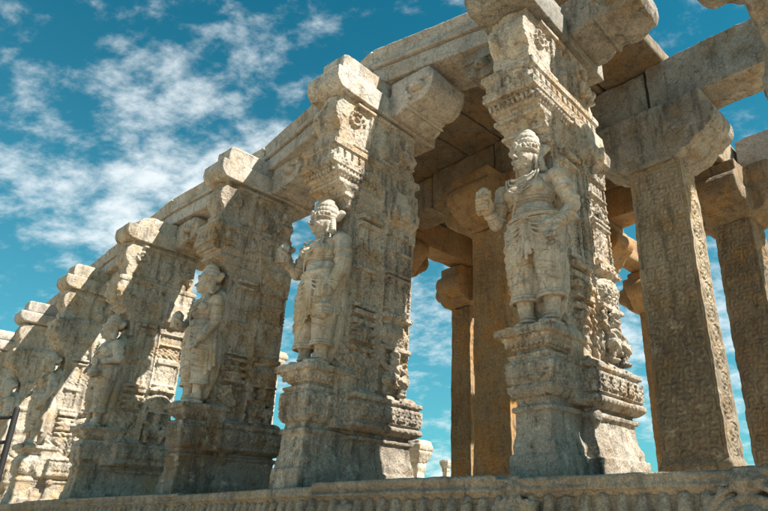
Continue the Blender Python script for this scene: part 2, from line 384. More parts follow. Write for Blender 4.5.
    m.lathe(Q(0, .022, .05), [(.088, 0), (.100, .025), (.104, .04), (.094, .055), (.106, .08), (.104, .10), (.092, .12), (.096, .14), (.086, .165), (.076, .18), (.074, .20), (.056, .225), (.04, .24)], 20)
    for t_, r0_, z1_ in ((15, .103, .098), (13, .093, .145)):
        for i in range(t_):
            a = -math.pi * (i + .5 * (t_ % 4 > 0)) / (t_ - 1) * 1.0; m.ell(Q(r0_ * math.cos(a), .02 + r0_ * math.sin(a), z1_), (.013, .013, .018), seg=8)
    m.ell(Q(0, -.098, .105), (.020, .014, .030), seg=10)
    # halo of flame-like leaves tying the crown to the shaft
    for i in range(9):
        a = R(38 + 13 * i); m.cap(Q(.07 * math.cos(a), .10, .05 + .06 * math.sin(a)), .036, Q(.125 * math.cos(a), .13, .05 + .13 * math.sin(a)), .024, 8)
    for v in list(m.bm.verts)[h0:]: v.co = hc + Vector((0, 0, -.09)) + Vector(((v.co.x - hc.x) * .97, (v.co.y - hc.y) * 1.0, (v.co.z - hc.z + .09) * 1.06))
    # arms
    def arm(pts, k=1):
        r_ = (.066, .055, .053, .038)
        a, b, c = [P(*p) for p in pts]
        m.cap(a, r_[0], b, r_[1], 14); m.cap(b, r_[2], c, r_[3], 14)
        ax = (b - a).normalized(); q = ax.to_track_quat('Z', 'Y').to_matrix()
        for t, r0 in ((.40, .066), (.47, .064), (.82, .061)): m.ring(a + (b - a) * t, r0, r0, .009, tilt=q, n=14)
        ax = (c - b).normalized(); q = ax.to_track_quat('Z', 'Y').to_matrix()
        for t, r0 in ((.78, .044), (.88, .042), (.97, .040)): m.ring(b + (c - b) * t, r0, r0, .010, tilt=q, n=12)
        return c
    l = pose['left']; r = pose['right']
    c = arm(l); e = (P(*l[2]) - P(*l[1])).normalized()
    if pose.get('lhand', 'fist') == 'fist': fist(m, c + e * .055, 1, True, 1.35)
    else: open_hand(m, c + e * .045, e, 1.05)
    c = arm(r); e = (P(*r[2]) - P(*r[1])).normalized()
    if pose.get('rhand') == 'fist': fist(m, c + e * .05, -1, False, 1.05)
    else: open_hand(m, c + e * .045, e, 1.1)
    if pose.get('tassel'):
        t0 = c + e * .06
        m.cap(t0, .022, t0 + Vector((0, -.01, -.10)), .045, 10)
        m.lathe(t0 + Vector((0, -.01, -.24)), [(.020, 0), (.055, .03), (.066, .07), (.060, .10), (.045, .12), (.055, .135), (.030, .15)], 14)
        for zz_ in (-.205, -.17, -.13): m.ring(t0 + Vector((0, -.01, zz_)), .062, .062, .009, n=12)
    # block of uncut stone that ties the back to the shaft
    m.ell(P(0, .12, .55), (.17, .11, .52)); m.ell(P(0, .13, 1.15), (.17, .11, .35))
    for v in m.bm.verts:
        v.co.x = cx + (v.co.x - cx) * 1.24; v.co.y = cy + .08 + (v.co.y - cy - .08) * 1.24
    return carve('statue', m, M_statue, parent, voxel, ((.12, .008), (.03, .0025)), 1, off)

def dwarf(m, x, y, z, k=1.0, sg=1):
    """squat crouching figure carved on a side face; protrudes towards +x*sg"""
    def P(dx, dy, dz): return Vector((x + sg * dx * k, y + dy * k, z + dz * k))
    m.ell(P(.02, 0, .17), (.075 * k, .095 * k, .085 * k)); m.ell(P(.03, 0, .245), (.06 * k, .085 * k, .06 * k))
    m.ell(P(.045, 0, .345), (.055 * k, .058 * k, .062 * k)); m.ell(P(.098, 0, .335), (.014 * k, .014 * k, .018 * k)); m.ell(P(.06, 0, .40), (.045 * k, .06 * k, .03 * k))
    for s in (-1, 1):
        m.cap(P(.03, s * .06, .12), .045 * k, P(.085, s * .135, .15), .040 * k); m.cap(P(.085, s * .135, .15), .036 * k, P(.04, s * .10, .02), .028 * k); m.ell(P(.07, s * .11, .012), (.05 * k, .028 * k, .02 * k))
        m.cap(P(.03, s * .09, .27), .030 * k, P(.05, s * .165, .30 if s < 0 else .22), .026 * k); m.cap(P(.05, s * .165, .30 if s < 0 else .22), .024 * k, P(.04, s * .15, .42) if s < 0 else P(.085, s * .07, .16), .020 * k)
        m.ell(P(.085, s * .022, .355), (.01 * k, .012 * k, .01 * k), seg=8)
def rampant(m, x, y, z, k=1.0, sg=1):
    """rearing beast carved on a side face"""
    def P(dx, dy, dz): return Vector((x + sg * dx * k, y + dy * k, z + dz * k))
    pts = [P(.03, .10, .05), P(.05, .06, .16), P(.06, 0, .28), P(.065, -.04, .38)]
    for a, b, r0, r1 in zip(pts, pts[1:], (.055, .06, .062), (.06, .062, .05)): m.cap(a, r0 * k, b, r1 * k)
    m.ell(P(.075, -.07, .43), (.05 * k, .065 * k, .05 * k)); m.cap(P(.08, -.10, .42), .032 * k, P(.085, -.15, .40), .022 * k); m.cap(P(.05, -.04, .47), .02 * k, P(.03, -.01, .53), .01 * k)
    m.cap(P(.05, -.02, .33), .03 * k, P(.08, -.13, .30), .022 * k); m.cap(P(.08, -.13, .30), .02 * k, P(.06, -.15, .22), .022 * k)
    m.cap(P(.05, .07, .08), .045 * k, P(.08, -.02, .10), .03 * k); m.cap(P(.08, -.02, .10), .028 * k, P(.06, 0, .0), .026 * k)
    m.cap(P(.03, .13, .05), .02 * k, P(.03, .17, .22), .016 * k); m.cap(P(.03, .17, .22), .016 * k, P(.03, .12, .33), .02 * k)
def ornament(bands):
    """shallow chiselled pattern for the upright faces: bands of (z0, z1, u period, v period, depth, kind)"""
    def f(co, no):
        side = np.abs(no[:, 0]) > .75; fr = np.abs(no[:, 1]) > .75; u = np.where(side, co[:, 1], co[:, 0]); z = co[:, 2]; out = np.zeros(len(co))
        for z0, z1, pu, pv, dpt, kind in bands:
            k = (side | fr) & (z > z0) & (z < z1); e = np.clip(np.minimum(z - z0, z1 - z) / .012, 0, 1)
            cu = np.floor(u / pu); cv = np.floor((z - z0) / pv); du = (u / pu - cu - .5) * 2; dv = ((z - z0) / pv - cv - .5) * 2; a = np.arctan2(dv, du * np.where((cu + cv) % 2 == 0, 1, -1)); r = np.hypot(du, dv)
            if kind == 'roundel': q = .6 * np.cos(r * 7.5 + a) - .9 * np.exp(-((r - 1) / .16) ** 2) + .35 * np.cos(6 * a) * np.exp(-((r - .55) / .25) ** 2)
            elif kind == 'flute': q = -1.6 * np.exp(-(np.abs(np.abs(du) - 1) / .22) ** 2) + .3 * np.cos(dv * 3.1)
            elif kind == 'tongue': q = -1.5 * np.exp(-((np.hypot(du, np.clip(dv, -1, 0)) - .9) / .16) ** 2)
            else: q = np.cos(du * 3.14 + 2.2 * np.sin(dv * 3.14)) * .8 + .5 * np.cos(dv * 6.28 + du * 3.1)
            out += np.where(k, 1.45 * dpt * e * q, 0)
        return out
    return f
def petals_x(m, x0, x1, y, z, n, r=(.02, .02, .022)):
    for i in range(n): m.ell((x0 + (x1 - x0) * (i + .5) / n, y, z), r, seg=8)
def petals_y(m, y0, y1, x, z, n, r=(.02, .02, .022)):
    for i in range(n): m.ell((x, y0 + (y1 - y0) * (i + .5) / n, z), (r[1], r[0], r[2]), seg=8)

# ------------------------------------------------------------------ the sculpted pillars
def build_pillar(key, mat4, label, pose, vox, seed, slab_label, slab_opts):
    MP = M_sunlit if key in 'BAZY' else (M_black if key == 'C' else (M_dark if key == 'F' else M_pillar)); MS = M_dark if key in 'EF' else (M_sunlit if key in 'BA' else M_slab)
    P = thing('sculpted_pillar', label, 'pillar', mat4, 'sculpted pillars along the hall front')
    off = Vector((seed * 3.7, seed * 1.3, seed * .9))
    # pedestal: narrow block under the statue, broad body behind it
    m = MB()
    def tier(x0, x1, y0, y1, prof):
        m.loft([(x0 + d, x1 - d, y0 + d, y1 - (d if y1 > 1.3 else 0), z) for d, z in prof])
    tier(-.50, -.02, .0, .62, [(.045, -.25), (.045, .13), (.065, .135), (.068, .20), (.085, .27), (.09, .36), (.09, .43), (.07, .435), (.07, .47), (.10, .475), (.10, .53), (.075, .535), (.045, .585), (.045, .62), (.065, .625), (.065, .64), (.045, .645), (.045, .80), (.07, .805), (.07, .825), (.055, .83), (.055, .85), (.11, .855), (.11, .885), (.085, .89), (.075, .925), (.04, .955), (.03, .965), (.03, .98), (-.01, .985), (-.01, 1.045)])
    petals_x(m, -.46, -.06, .058, .925, 9, (.017, .022, .026)); petals_y(m, .05, .50, -.078, .925, 10, (.017, .022, .026))
    for q in range(3): m.box(-.43 + q * .14, -.33 + q * .14, .030, .08, .67, .775)
    m.box(-.09, -.045, .10, .19, .60, .79); m.box(-.09, -.045, .27, .36, .60, .79)
    tier(-.59, .07, .48, 1.44, [(.025, -.25), (.025, .12), (.05, .125), (.055, .19), (.08, .27), (.09, .35), (.09, .41), (.065, .415), (.06, .45), (.10, .455), (.10, .485), (.06, .49), (.0, .53), (.0, .57), (.03, .575), (.03, .595), (.005, .60), (.005, .76), (.035, .765), (.035, .785), (.005, .79), (.005, .835), (.05, .84), (.06, .87), (.10, .90)])
    petals_y(m, .56, 1.38, .065, .55, 11, (.030, .016, .018))
    for q in range(5): m.box(.03, .085, .60 + q * .16, .70 + q * .16, .63, .74)
    m.box(-.46, -.04, .36, .60, .5, 1.08)
    if seed % 2: m.ell((-.02, .60, .42), (.05, .07, .07))
    carve('pedestal', m, MP, P, vox, ((.35, .022), (.09, .010), (.025, .0035)), 1, off, ornament([(.05, .40, .3, .3, .0025, 'wave'), (.585, .80, .09, .105, .007, 'roundel'), (.985, 1.04, .06, .06, .003, 'flute')]))
    # shaft: front pilaster, panel, rear pilaster
    m = MB()
    m.box(-.45, -.06, .36, .80, .85, 3.0)
    m.box(-.50, -.01, .76, 1.24, .80, 3.3)
    for sg, xs, xf in ((1, -.01, -.06), (-1, -.50, -.45)):
        # engaged colonnette with bands on the rear pilaster
        m.box(*sorted((xs - .05 * sg, xs + .028 * sg)), .86, 1.16, 1.74, 2.62)
        m.box(*sorted((xs - .05 * sg, xs + .042 * sg)), .90, 1.12, 1.80, 2.10)
        for zz_ in (1.76, 2.11, 2.16, 2.41, 2.60): m.box(*sorted((xs - .05 * sg, xs + .065 * sg)), .84, 1.18, zz_, zz_ + .028)
        for zz_ in (2.28,):
            m.ell((xs + .025 * sg, 1.01, zz_), (.022, .075, .075))
            for i in range(8): a = i * math.pi / 4; m.ell((xs + .04 * sg, 1.01 + .06 * math.cos(a), zz_ + .06 * math.sin(a)), (.012, .02, .02), seg=8)
        # full vase with a lip
        m.lathe((xs + .0 * sg, 1.0, 1.36), [(.10, 0), (.13, .03), (.175, .12), (.18, .17), (.14, .23), (.10, .26), (.11, .28), (.17, .31), (.18, .345), (.12, .37), (.12, .41)], 22, (.62, 1.1))
        m.box(*sorted((xs - .05 * sg, xs + .09 * sg)), .80, 1.22, 1.66, 1.71); m.box(*sorted((xs - .05 * sg, xs + .075 * sg)), .80, 1.22, 1.33, 1.37)
        dwarf(m, xs + .005 * sg, 1.0, .87, 1.05, sg)
        for yy_ in (.80, 1.205): m.box(*sorted((xs - .05 * sg, xs + .03 * sg)), yy_, yy_ + .025, .9, 2.6)
        # panel between statue and rear pilaster
        m.box(*sorted((xf - .05 * sg, xf + .022 * sg)), .52, .60, 1.72, 2.62); m.box(*sorted((xf - .05 * sg, xf + .030 * sg)), .68, .74, 1.70, 2.66)
        for zz_, w_ in ((1.26, .05), (1.35, .075), (1.44, .085), (1.53, .06), (1.62, .085), (1.70, .05), (2.10, .05), (2.60, .06), (2.68, .085)):
            m.box(*sorted((xf - .05 * sg, xf + w_ * sg)), .46, .76, zz_, zz_ + .045)
        m.lathe((xf, .62, 1.34), [(.05, 0), (.10, .06), (.12, .12), (.07, .2), (.05, .26)], 14, (.8, 1.1))
        for q in range(6):
            a = R(-50 + 20 * q); m.cap((xf, .60, 1.10), .03, (xf + .02 * sg, .60 + .13 * math.sin(a), 1.10 + .15 * math.cos(a)), .018, 8)
        m.ell((xf + .02 * sg, .60, 1.10), (.035, .05, .06))
        if key in 'EC': rampant(m, xf + .01 * sg, .60, 1.06, .55, sg)
        for i in range(5): m.ell((xf + .012 * sg, .56 + .03 * (i % 2), 1.80 + i * .17), (.016, .03, .05), seg=8)
    m.box(-.47, -.04, 1.20, 1.27, .9, 3.2)
    carve('shaft', m, MP, P, vox, ((.4, .018), (.09, .008), (.024, .003)), 1, off, ornament([(.92, 1.34, .12, .14, .006, 'wave'), (1.36, 1.72, .08, .09, .006, 'roundel'), (1.83, 2.08, .09, .08, .006, 'roundel'), (2.2, 2.40, .10, .10, .006, 'wave'), (2.45, 2.62, .07, .17, .007, 'flute'), (2.66, 2.98, .1, .08, .006, 'roundel')]))
    # capital: stepped flare, frieze block, bulging scroll neck
    m = MB()
    m.loft([(-.45 - d, -.06 + d, .36 - e, .82, z) for d, e, z in ((0, 0, 2.62), (0, .02, 2.74), (.022, .05, 2.742), (.022, .06, 2.775), (.008, .05, 2.78), (.008, .06, 2.81), (.03, .11, 2.85), (.035, .14, 2.852), (.035, .14, 2.885), (.018, .12, 2.89), (.018, .12, 2.915), (.045, .20, 2.965), (.05, .235, 2.97), (.05, .235, 3.01), (.03, .215, 3.015), (.03, .23, 3.04), (.045, .27, 3.05), (.045, .30, 3.155))])
    petals_x(m, -.50, -.02, .055, 3.10, 10, (.019, .030, .040)); petals_y(m, .06, .80, -.008, 3.10, 16, (.019, .030, .040))
    m.loft([(-.51 - d, .0 + d, .01 - d, 1.27 + d, z) for d, z in ((.0, 3.15), (.015, 3.152), (.015, 3.24), (-.018, 3.245), (-.018, 3.335), (.0, 3.34), (.0, 3.36), (.02, 3.365), (.02, 3.43), (-.02, 3.435), (-.02, 3.46))])
    for q in range(12): m.box(-.03, .012, .06 + q * .10, .125 + q * .10, 3.255, 3.33)
    for q in range(5): m.box(-.485 + q * .098, -.425 + q * .098, -.002, .04, 3.255, 3.33)
    # S-shaped neck seen from the front
    prof = [(.55, 3.42), (.16, 3.42), (.10, 3.50), (.085, 3.58), (.11, 3.66), (.05, 3.74), (.02, 3.84), (.035, 3.94), (.09, 4.0), (.11, 4.05), (.11, 4.10), (.55, 4.10)]
    m.prism(prof, 'x', -.45, -.06)
    m.lathe((-.255, .20, 3.42), [(.19, 0), (.12, .08), (.12, .16), (.17, .26), (.20, .38), (.19, .5), (.15, .6), (.15, .66)], 22, (1.05, 1))
    m.box(-.46, -.05, .30, 1.22, 3.40, 4.10)
    for sg, xs in ((1, -.05), (-1, -.46)):
        for i in range(16):      # scroll on the side of the neck
            a = i * .52; r_ = .12 - .006 * i
            m.ell((xs + .01 * sg, .30 + r_ * math.cos(a), 3.82 + r_ * math.sin(a)), (.025, .022, .022), seg=8)
        m.box(*sorted((xs - .05 * sg, xs + .03 * sg)), .50, .56, 3.46, 4.04); m.box(*sorted((xs - .05 * sg, xs + .045 * sg)), .86, 1.20, 3.44, 4.04)
        dwarf(m, xs + .035 * sg, 1.03, 3.52, .85, sg)
        m.lathe((xs + .01 * sg, .72, 3.52), [(.04, 0), (.10, .08), (.11, .16), (.06, .24), (.08, .28), (.05, .34)], 14, (.5, 1))
        for zz_ in (3.46, 4.0): m.box(*sorted((xs - .05 * sg, xs + .05 * sg)), .28, 1.22, zz_, zz_ + .04)
    # bracket blocks over the rear pilaster
    for sg, xs in ((1, -.01), (-1, -.50)):
        m.prism([(.80, 2.60), (1.24, 2.60), (1.26, 2.80), (1.27, 3.16), (.70, 3.16), (.74, 2.84)], 'x', *sorted((xs - .05 * sg, xs + .045 * sg)))
        m.loft([(min(xs - .05 * sg, xs + d * sg), max(xs - .05 * sg, xs + d * sg), .86 - e, 1.18 + e * .5, z) for d, e, z in ((.02, 0, 2.66), (.06, .02, 2.74), (.13, .05, 2.80), (.14, .05, 2.90), (.10, .03, 2.98), (.09, .03, 3.14))])
        m.ell((xs + .13 * sg, 1.0, 2.85), (.035, .075, .07)); m.ell((xs + .15 * sg, 1.0, 2.90), (.03, .03, .03))
        for s2 in (-1, 1):
            for i in range(8):
                a = i * .8; r_ = .06 - .005 * i; m.ell((xs + .10 * sg, 1.0 + s2 * (.13 + r_ * math.cos(a)), 2.86 + r_ * math.sin(a)), (.03, .017, .017), seg=8)
    carve('capital', m, MP, P, vox, ((.35, .018), (.09, .008), (.024, .003)), 1, off, ornament([(2.63, 2.74, .09, .1, .005, 'roundel'), (3.16, 3.235, .085, .075, .006, 'roundel'), (3.37, 3.425, .05, .06, .004, 'flute'), (3.5, 3.98, .15, .16, .003, 'roundel')]))
    if key != 'F': statue(P, pose, vox * .62, seed, off)      # that one stands wholly outside the frame
    # ---- bracket slab resting on the pillar
    so = slab_opts; fr = so.get('front', 0)
    Sg = thing('bracket_slab', slab_label, 'stone bracket', mat4, 'two tiered bracket slabs on top of the front pillars')
    m = MB(); zt = 4.09
    yb = 1.55; w = so.get('w', 0)
    m.prism([(-.03 - fr, zt + .07), (.02 - fr, zt + .015), (.16, zt), (yb, zt), (yb, zt + .275), (-.045 - fr, zt + .275), (-.055 - fr, zt + .255), (-.055 - fr, zt + .12)], 'x', -.52 - w, .01 + w)
    carve('lower_tier', m, MS, Sg, vox * 1.1, ((.5, .022), (.12, .010), (.03, .004)), 1, off)
    if not so.get('broken'):
        m = MB(); m.prism([(.10 - fr, zt + .27), (yb, zt + .27), (yb, zt + .555), (.12 - fr, zt + .56), (.075 - fr, zt + .53), (.07 - fr, zt + .34)], 'x', -.445 - w, -.085 + w)
    else:
        m = MB(); m.prism([(.10, zt + .285), (yb, zt + .285), (yb, zt + .52), (.9, zt + .53), (.5, zt + .50), (.34, zt + .52), (.16, zt + .44), (.12, zt + .36)], 'x', -.49, -.06)
    carve('upper_tier', m, MS, Sg, vox * 1.1, ((.5, .03 if not so.get('broken') else .07), (.12, .014), (.03, .007)), 2, off + Vector((2, 0, 0)))
    for sg, x0 in ((1, -.02), (-1, -.49)):
        e = so.get('reach', .62)
        m = MB()
        up = .07 if key == 'E' else 0
        def roll(cx_, cz_, r0, y0, y1, n=20):
            pts = [(x0 + sg * (cx_ + r0 * math.cos(2 * math.pi * k / n)), cz_ + r0 * math.sin(2 * math.pi * k / n)) for k in range(n)]
            m.prism(pts, 'y', y0, y1)
        k_ = e / .62
        roll(.10 * k_, zt + .20 + up, .185, .76, 1.42); roll(.42 * k_, zt + .29 + up * .6, .175 * (k_ ** .5), .80, 1.38)
        m.prism([(x0 + sg * a, b) for a, b in ((0, zt + .02 + up), (.16, zt + .06 + up), (e - .04, zt + .22), (e, zt + .30), (e, zt + .44), (e - .03, zt + .505), (0, zt + .505))], 'y', .80, 1.38)
        m.prism([(x0 + sg * a, b) for a, b in ((0, zt + .34), (e - .02, zt + .36), (e - .02, zt + .505), (0, zt + .505))], 'y', .76, 1.42)
        for q in range(3):
            a0 = R(200 + 35 * q); m.cap((x0 + sg * (.27 * k_ + .02 * q), .78, zt + .08 + up + .07 * q), .022, (x0 + sg * (.27 * k_ + .02 * q), 1.40, zt + .08 + up + .07 * q), .022)
        for yy in (.79, 1.39): m.lathe((x0 + sg * .42 * k_, yy, zt + .23), [(.05, 0), (.10, .02), (.10, .08), (.05, .10)], 14)
        carve('scroll_bracket', m, MS, Sg, vox * 1.1, ((.4, .03), (.1, .014), (.03, .006)), 3, off + Vector((sg, 0, 0)))
    return P

pose_E = dict(cx=-.20, left=((-.215, .01, 1.25), (-.285, .0, 1.00), (-.275, -.09, 1.06)), right=((.215, .01, 1.25), (.275, .05, .99), (.215, -.06, .80)), rhand='open', scarf=True, sway=.02, h=1.0, turn=-.18, hem=.25)
pose_D = dict(fall=.42, side=.45, left=((-.21, .01, 1.25), (-.27, -.03, 1.01), (-.29, -.10, 1.10)), right=((.215, .01, 1.25), (.275, -.02, .96), (.25, -.10, .70)), rhand='fist', tassel=True, sway=.03, h=1.0, turn=-.30, bust=1.35, hem=.20)
pose_C = dict(fall=.64, side=.35, left=((-.21, .01, 1.25), (-.33, .0, 1.05), (-.24, -.12, 1.00)), right=((.215, .01, 1.25), (.27, -.02, .97), (.20, -.12, .74)), rhand='open', sway=-.02, h=1.04, turn=-.4, hem=.24, scarf=True)
pose_B = dict(left=((-.21, .01, 1.25), (-.36, .02, 1.06), (-.24, -.10, .93)), lhand='open', right=((.215, .01, 1.25), (.30, .02, 1.0), (.22, -.13, .95)), rhand='fist', tassel=True, sway=.03, h=1.0, turn=-.3, hem=.22)
pose_A = dict(left=((-.21, .01, 1.25), (-.38, .02, 1.10), (-.26, -.10, .98)), lhand='open', right=((.215, .01, 1.25), (.29, .0, .98), (.24, -.08, .74)), rhand='open', scarf=True, sway=.0, h=1.0, turn=-.2, hem=.26)
PIL = {  # x, y, yaw, height scale, lean x, lean y
 'F': (2.325, 2.95, -.02, 1.0, 0, 0),
 'E': (.71, 4.38, -.083, 1.004, -.02, -.010),
 'D': (-1.314, 5.493, -.059, .985, .015, 0),
 'C': (-3.281, 7.658, -.042, 1.017, .010, -.013),
 'B': (-5.437, 9.37, -.017, .99, .009, .005),
 'A': (-7.885, 11.785, -.038, 1.002, .015, .009),
 'Z': (-10.196, 14.11, 0, 1, 0, 0),
 'Y': (-12.6, 16.5, 0, 1, 0, 0)}
MAT = {k: frame(*v) for k, v in PIL.items()}
build_pillar('E', MAT['E'], 'nearest pillar, its large crowned guardian holding up a lotus bud, other hand on the hip', pose_E, .0075, 1,
             'largest bracket slab cut by the top edge of the photo, above the nearest statue', dict(front=.14, w=.03, reach=.80))
build_pillar('D', MAT['D'], 'second nearest pillar, its statue in profile with a hanging tassel, open sky on both sides', pose_D, .0088, 2,
             'clean edged two tiered bracket slab with sunlit tip above the tassel holding statue', dict(w=0))
build_pillar('C', MAT['C'], 'third pillar from the camera, its pedestal dark towards the foot, statue against its left edge', pose_C, .0115, 3,
             'grey bracket slab with rounded dark tip, on the third pillar from the camera', dict(w=0))
build_pillar('B', MAT['B'], 'sunlit pillar fourth from the camera with crouching dwarf carved beside its pedestal', pose_B, .0145, 4,
             'broken reddish bracket slab with crumbled upper tier, on the fourth pillar', dict(broken=True))
build_pillar('A', MAT['A'], 'fifth pillar from the camera, pale statue with bent elbow beside the black railing', pose_A, .018, 5,
             'pale two tiered bracket slab on the fifth pillar, just left of the broken one', dict(w=0))
build_pillar('Z', MAT['Z'], 'sixth pillar whose upper half shows at the left edge above the black railing', pose_A, .032, 6,
             'small far bracket slab on the sixth pillar near the left edge', dict(w=0))
build_pillar('Y', MAT['Y'], 'farthest pillar, only its top corner showing at the left edge', pose_B, .045, 7,
             'farthest bracket slab, its tip cut by the left edge of the photo', dict(w=0))
build_pillar('F', MAT['F'], 'pillar outside the right edge whose bracket enters the top right corner', pose_D, .035, 8,
             'dark bracket slab entering the top right corner of the photo', dict(w=0))

# ------------------------------------------------------------------ architrave stones between the front pillars
def span(p, q): return q - p
def wpt(k, x, y): v = MAT[k] @ Vector((x, y, 0)); return Vector((v.x, v.y, ZB))
def arch(k0, k1, label, vox, seed, dz=0):
    a = wpt(k0, -.25, .70); b = wpt(k1, -.25, .70)
    if k1 == 'F': b = a + (b - a) * .35
    d = (a - b) if k1 != 'F' else (b - a); ln = d.length; base = b if k1 != 'F' else a
    ang = math.atan2(d.y, d.x)
    o = thing('architrave_stone', label, 'stone beam', Matrix.Translation(base + Vector((0, 0, dz))) @ Matrix.Rotation(ang, 4, 'Z'), 'architrave stones along the hall front')
    m = MB(); g = .012
    m.prism([(.03, 4.60), (.68, 4.60), (.68, 4.83), (.035, 4.83)], 'x', g, ln - g)
    carve('lower_fascia', m, M_slab, o, vox, ((.6, .02), (.12, .008), (.03, .005)), 2, Vector((seed, 0, 0)))
    m = MB()
    m.prism([(-.01, 4.835), (.70, 4.835), (.72, 5.14), (.02, 5.14), (.0, 5.10), (.03, 5.05), (.035, 4.92), (-.01, 4.895)], 'x', g, ln - g)
    carve('upper_fascia', m, M_slab, o, vox, ((.6, .025), (.12, .010), (.03, .005)), 2, Vector((seed, 2, 0)))
arch('E', 'D', 'long architrave stone with two bands spanning from the tassel statue to the nearest pillar', .014, 11)
arch('D', 'C', 'architrave stone between the clean edged slab and the rounded grey slab', .016, 12)
arch('C', 'B', 'architrave stone between the rounded grey slab and the broken slab', .02, 13)
arch('B', 'A', 'architrave stone left of the broken bracket slab', .025, 14)
arch('A', 'Z', 'short visible wedge of architrave near the left edge', .03, 15)
arch('Z', 'Y', 'farthest architrave stone touching the left edge', .035, 16)

# ------------------------------------------------------------------ inner columns with scroll carving
def relief(u, v, w, h, kind, seed):
    """height of the low relief at (u across, v up)"""
    b = .045
    edge = np.clip(np.minimum(u, w - u) / .012, 0, 1)
    inner = np.minimum(u, w - u) > b
    z = np.zeros_like(u)
    groove = np.abs(np.minimum(u, w - u) - b); z -= .014 * np.exp(-(groove / .006) ** 2)
    groove = np.abs(np.minimum(u, w - u) - b * .45); z -= .005 * np.exp(-(groove / .004) ** 2)
    if kind == 'scroll':
        wi = w - 2 * b; per = wi * .82; k = np.floor(v / per); cu = w / 2 + .10 * wi * np.where(k % 2 == 0, 1, -1); cv = (k + .5) * per
        dx = u - cu; dy = v - cv; r = np.hypot(dx, dy) / (per * .5); a = np.arctan2(dy, dx)
        f = .35 * np.cos(r * 16 + a * np.where(k % 2 == 0, 1, -1)) + .45 * np.cos(7 * a + 9 * r) * np.exp(-((r - .6) / .3) ** 2) - .6 * np.exp(-((r - .95) / .09) ** 2)
        f += .5 * np.exp(-(r / .18) ** 2)
    else:
        per = .17; f = np.zeros_like(u); n = max(2, int((w - 2 * b) / .15)); cw = (w - 2 * b) / n
        k = np.floor(v / per); j = np.floor((u - b) / cw)
        dx = (u - b - (j + .5) * cw) / cw * 2; dy = (v - (k + .5) * per) / per * 2
        sgn = np.where((k + j) % 2 == 0, 1, -1)
        r = np.hypot(dx, dy * .9); a = np.arctan2(dy, dx * sgn)
        f = .6 * np.cos(r * 8.5 + a) - .5 * np.exp(-((r - 1.0) / .15) ** 2) + .3 * np.cos(5 * a + 4 * r)
    z += np.where(inner, (.015 if kind == 'scroll' else .012) * f, 0)
    return z * edge
def column(label, a, i, w=.56, dp=.62, h=3.82, res=.012, seed=0, base=True, lean=(0, 0), hide=None):
    G = E0 + Dv * a - Ov * i; mt = frame(G.x, G.y, 0, 1, lean[0], lean[1])
    o = thing('carved_column', label, 'column', mt, 'plain square columns of the inner rows')
    verts = []; faces = []
    def face(orig, ux, wdt, nrm, kind):
        nu = max(3, int(wdt / res)); nv = int(h / res); z0 = -.1
        U, V = np.meshgrid(np.linspace(0, wdt, nu + 1), np.linspace(0, h, nv + 1))
        hh = relief(U, V, wdt, h, kind, seed)
        # taper upward, edge wear
        t = 1 - .05 * V / h
        base_ = np.array(orig)[None, None, :] + U[..., None] * np.array(ux)[None, None, :]
        P = base_ + hh[..., None] * np.array(nrm)[None, None, :]
        P[..., 2] = V + z0
        cxy = np.array([w / 2, dp / 2]); P[..., 0] = cxy[0] + (P[..., 0] - cxy[0]) * t; P[..., 1] = cxy[1] + (P[..., 1] - cxy[1]) * t
        s0 = sum(len(x) for x in verts); verts.append(P.reshape(-1, 3))
        ii = np.arange(nu * nv); r_ = ii // nu; c_ = ii % nu; q = s0 + r_ * (nu + 1) + c_
        faces.append(np.stack([q, q + 1, q + nu + 2, q + nu + 1], 1))
    face((0, 0, 0), (1, 0, 0), w, (0, -1, 0), 'fret'); face((w, 0, 0), (0, 1, 0), dp, (1, 0, 0), 'scroll')
    face((w, dp, 0), (-1, 0, 0), w, (0, 1, 0), 'fret'); face((0, dp, 0), (0, -1, 0), dp, (-1, 0, 0), 'scroll')
    Vv = np.concatenate(verts); Ff = np.concatenate(faces)
    # low frequency weathering, shared at the corners because it depends on position only
    rg = np.random.RandomState(seed); W = np.zeros_like(Vv)
    for _ in range(26):
        kf = rg.normal(size=3) * rg.choice([4, 10, 24, 45]); amp = .35 / (np.linalg.norm(kf) + 60) ; ph = rg.rand() * 6.28; dr = rg.normal(size=3)
        W += (amp * np.sin(Vv @ kf + ph))[:, None] * dr[None, :] * .35
    Vv = Vv + W
    me = bpy.data.meshes.new('shaft'); me.from_pydata(Vv.tolist(), [], Ff.tolist()); me.update()
    bm = bmesh.new(); bm.from_mesh(me); bmesh.ops.remove_doubles(bm, verts=bm.verts, dist=.0008); bm.to_mesh(me); bm.free()
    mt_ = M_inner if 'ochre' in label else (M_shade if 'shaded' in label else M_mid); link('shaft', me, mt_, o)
    m = MB(); m.loft([(-.035 + d, w + .035 - d, -.035 + d, dp + .035 - d, z) for d, z in ((0, -.1), (0, .22), (.008, .25), (.03, .28), (.045, .33))])
    carve('base_block', m, mt_, o, max(.014, res * 1.2), ((.3, .02), (.07, .010), (.025, .005)), 2, Vector((seed, 0, 0)))
    return o
M_mid = stone('brown_granite', (.27, .215, .15), (.39, .33, .25), (.06, .05, .04), (.36, .25, .14), .75, 1.0, 0, foot=(ZB + 1.9, .45))
M_shade = stone('shaded_brown_granite', (.15, .115, .08), (.25, .20, .145), (.04, .033, .027), (.27, .17, .08), .7, 1.0, 0)  # brown stone with the shade under the roof put into its colour
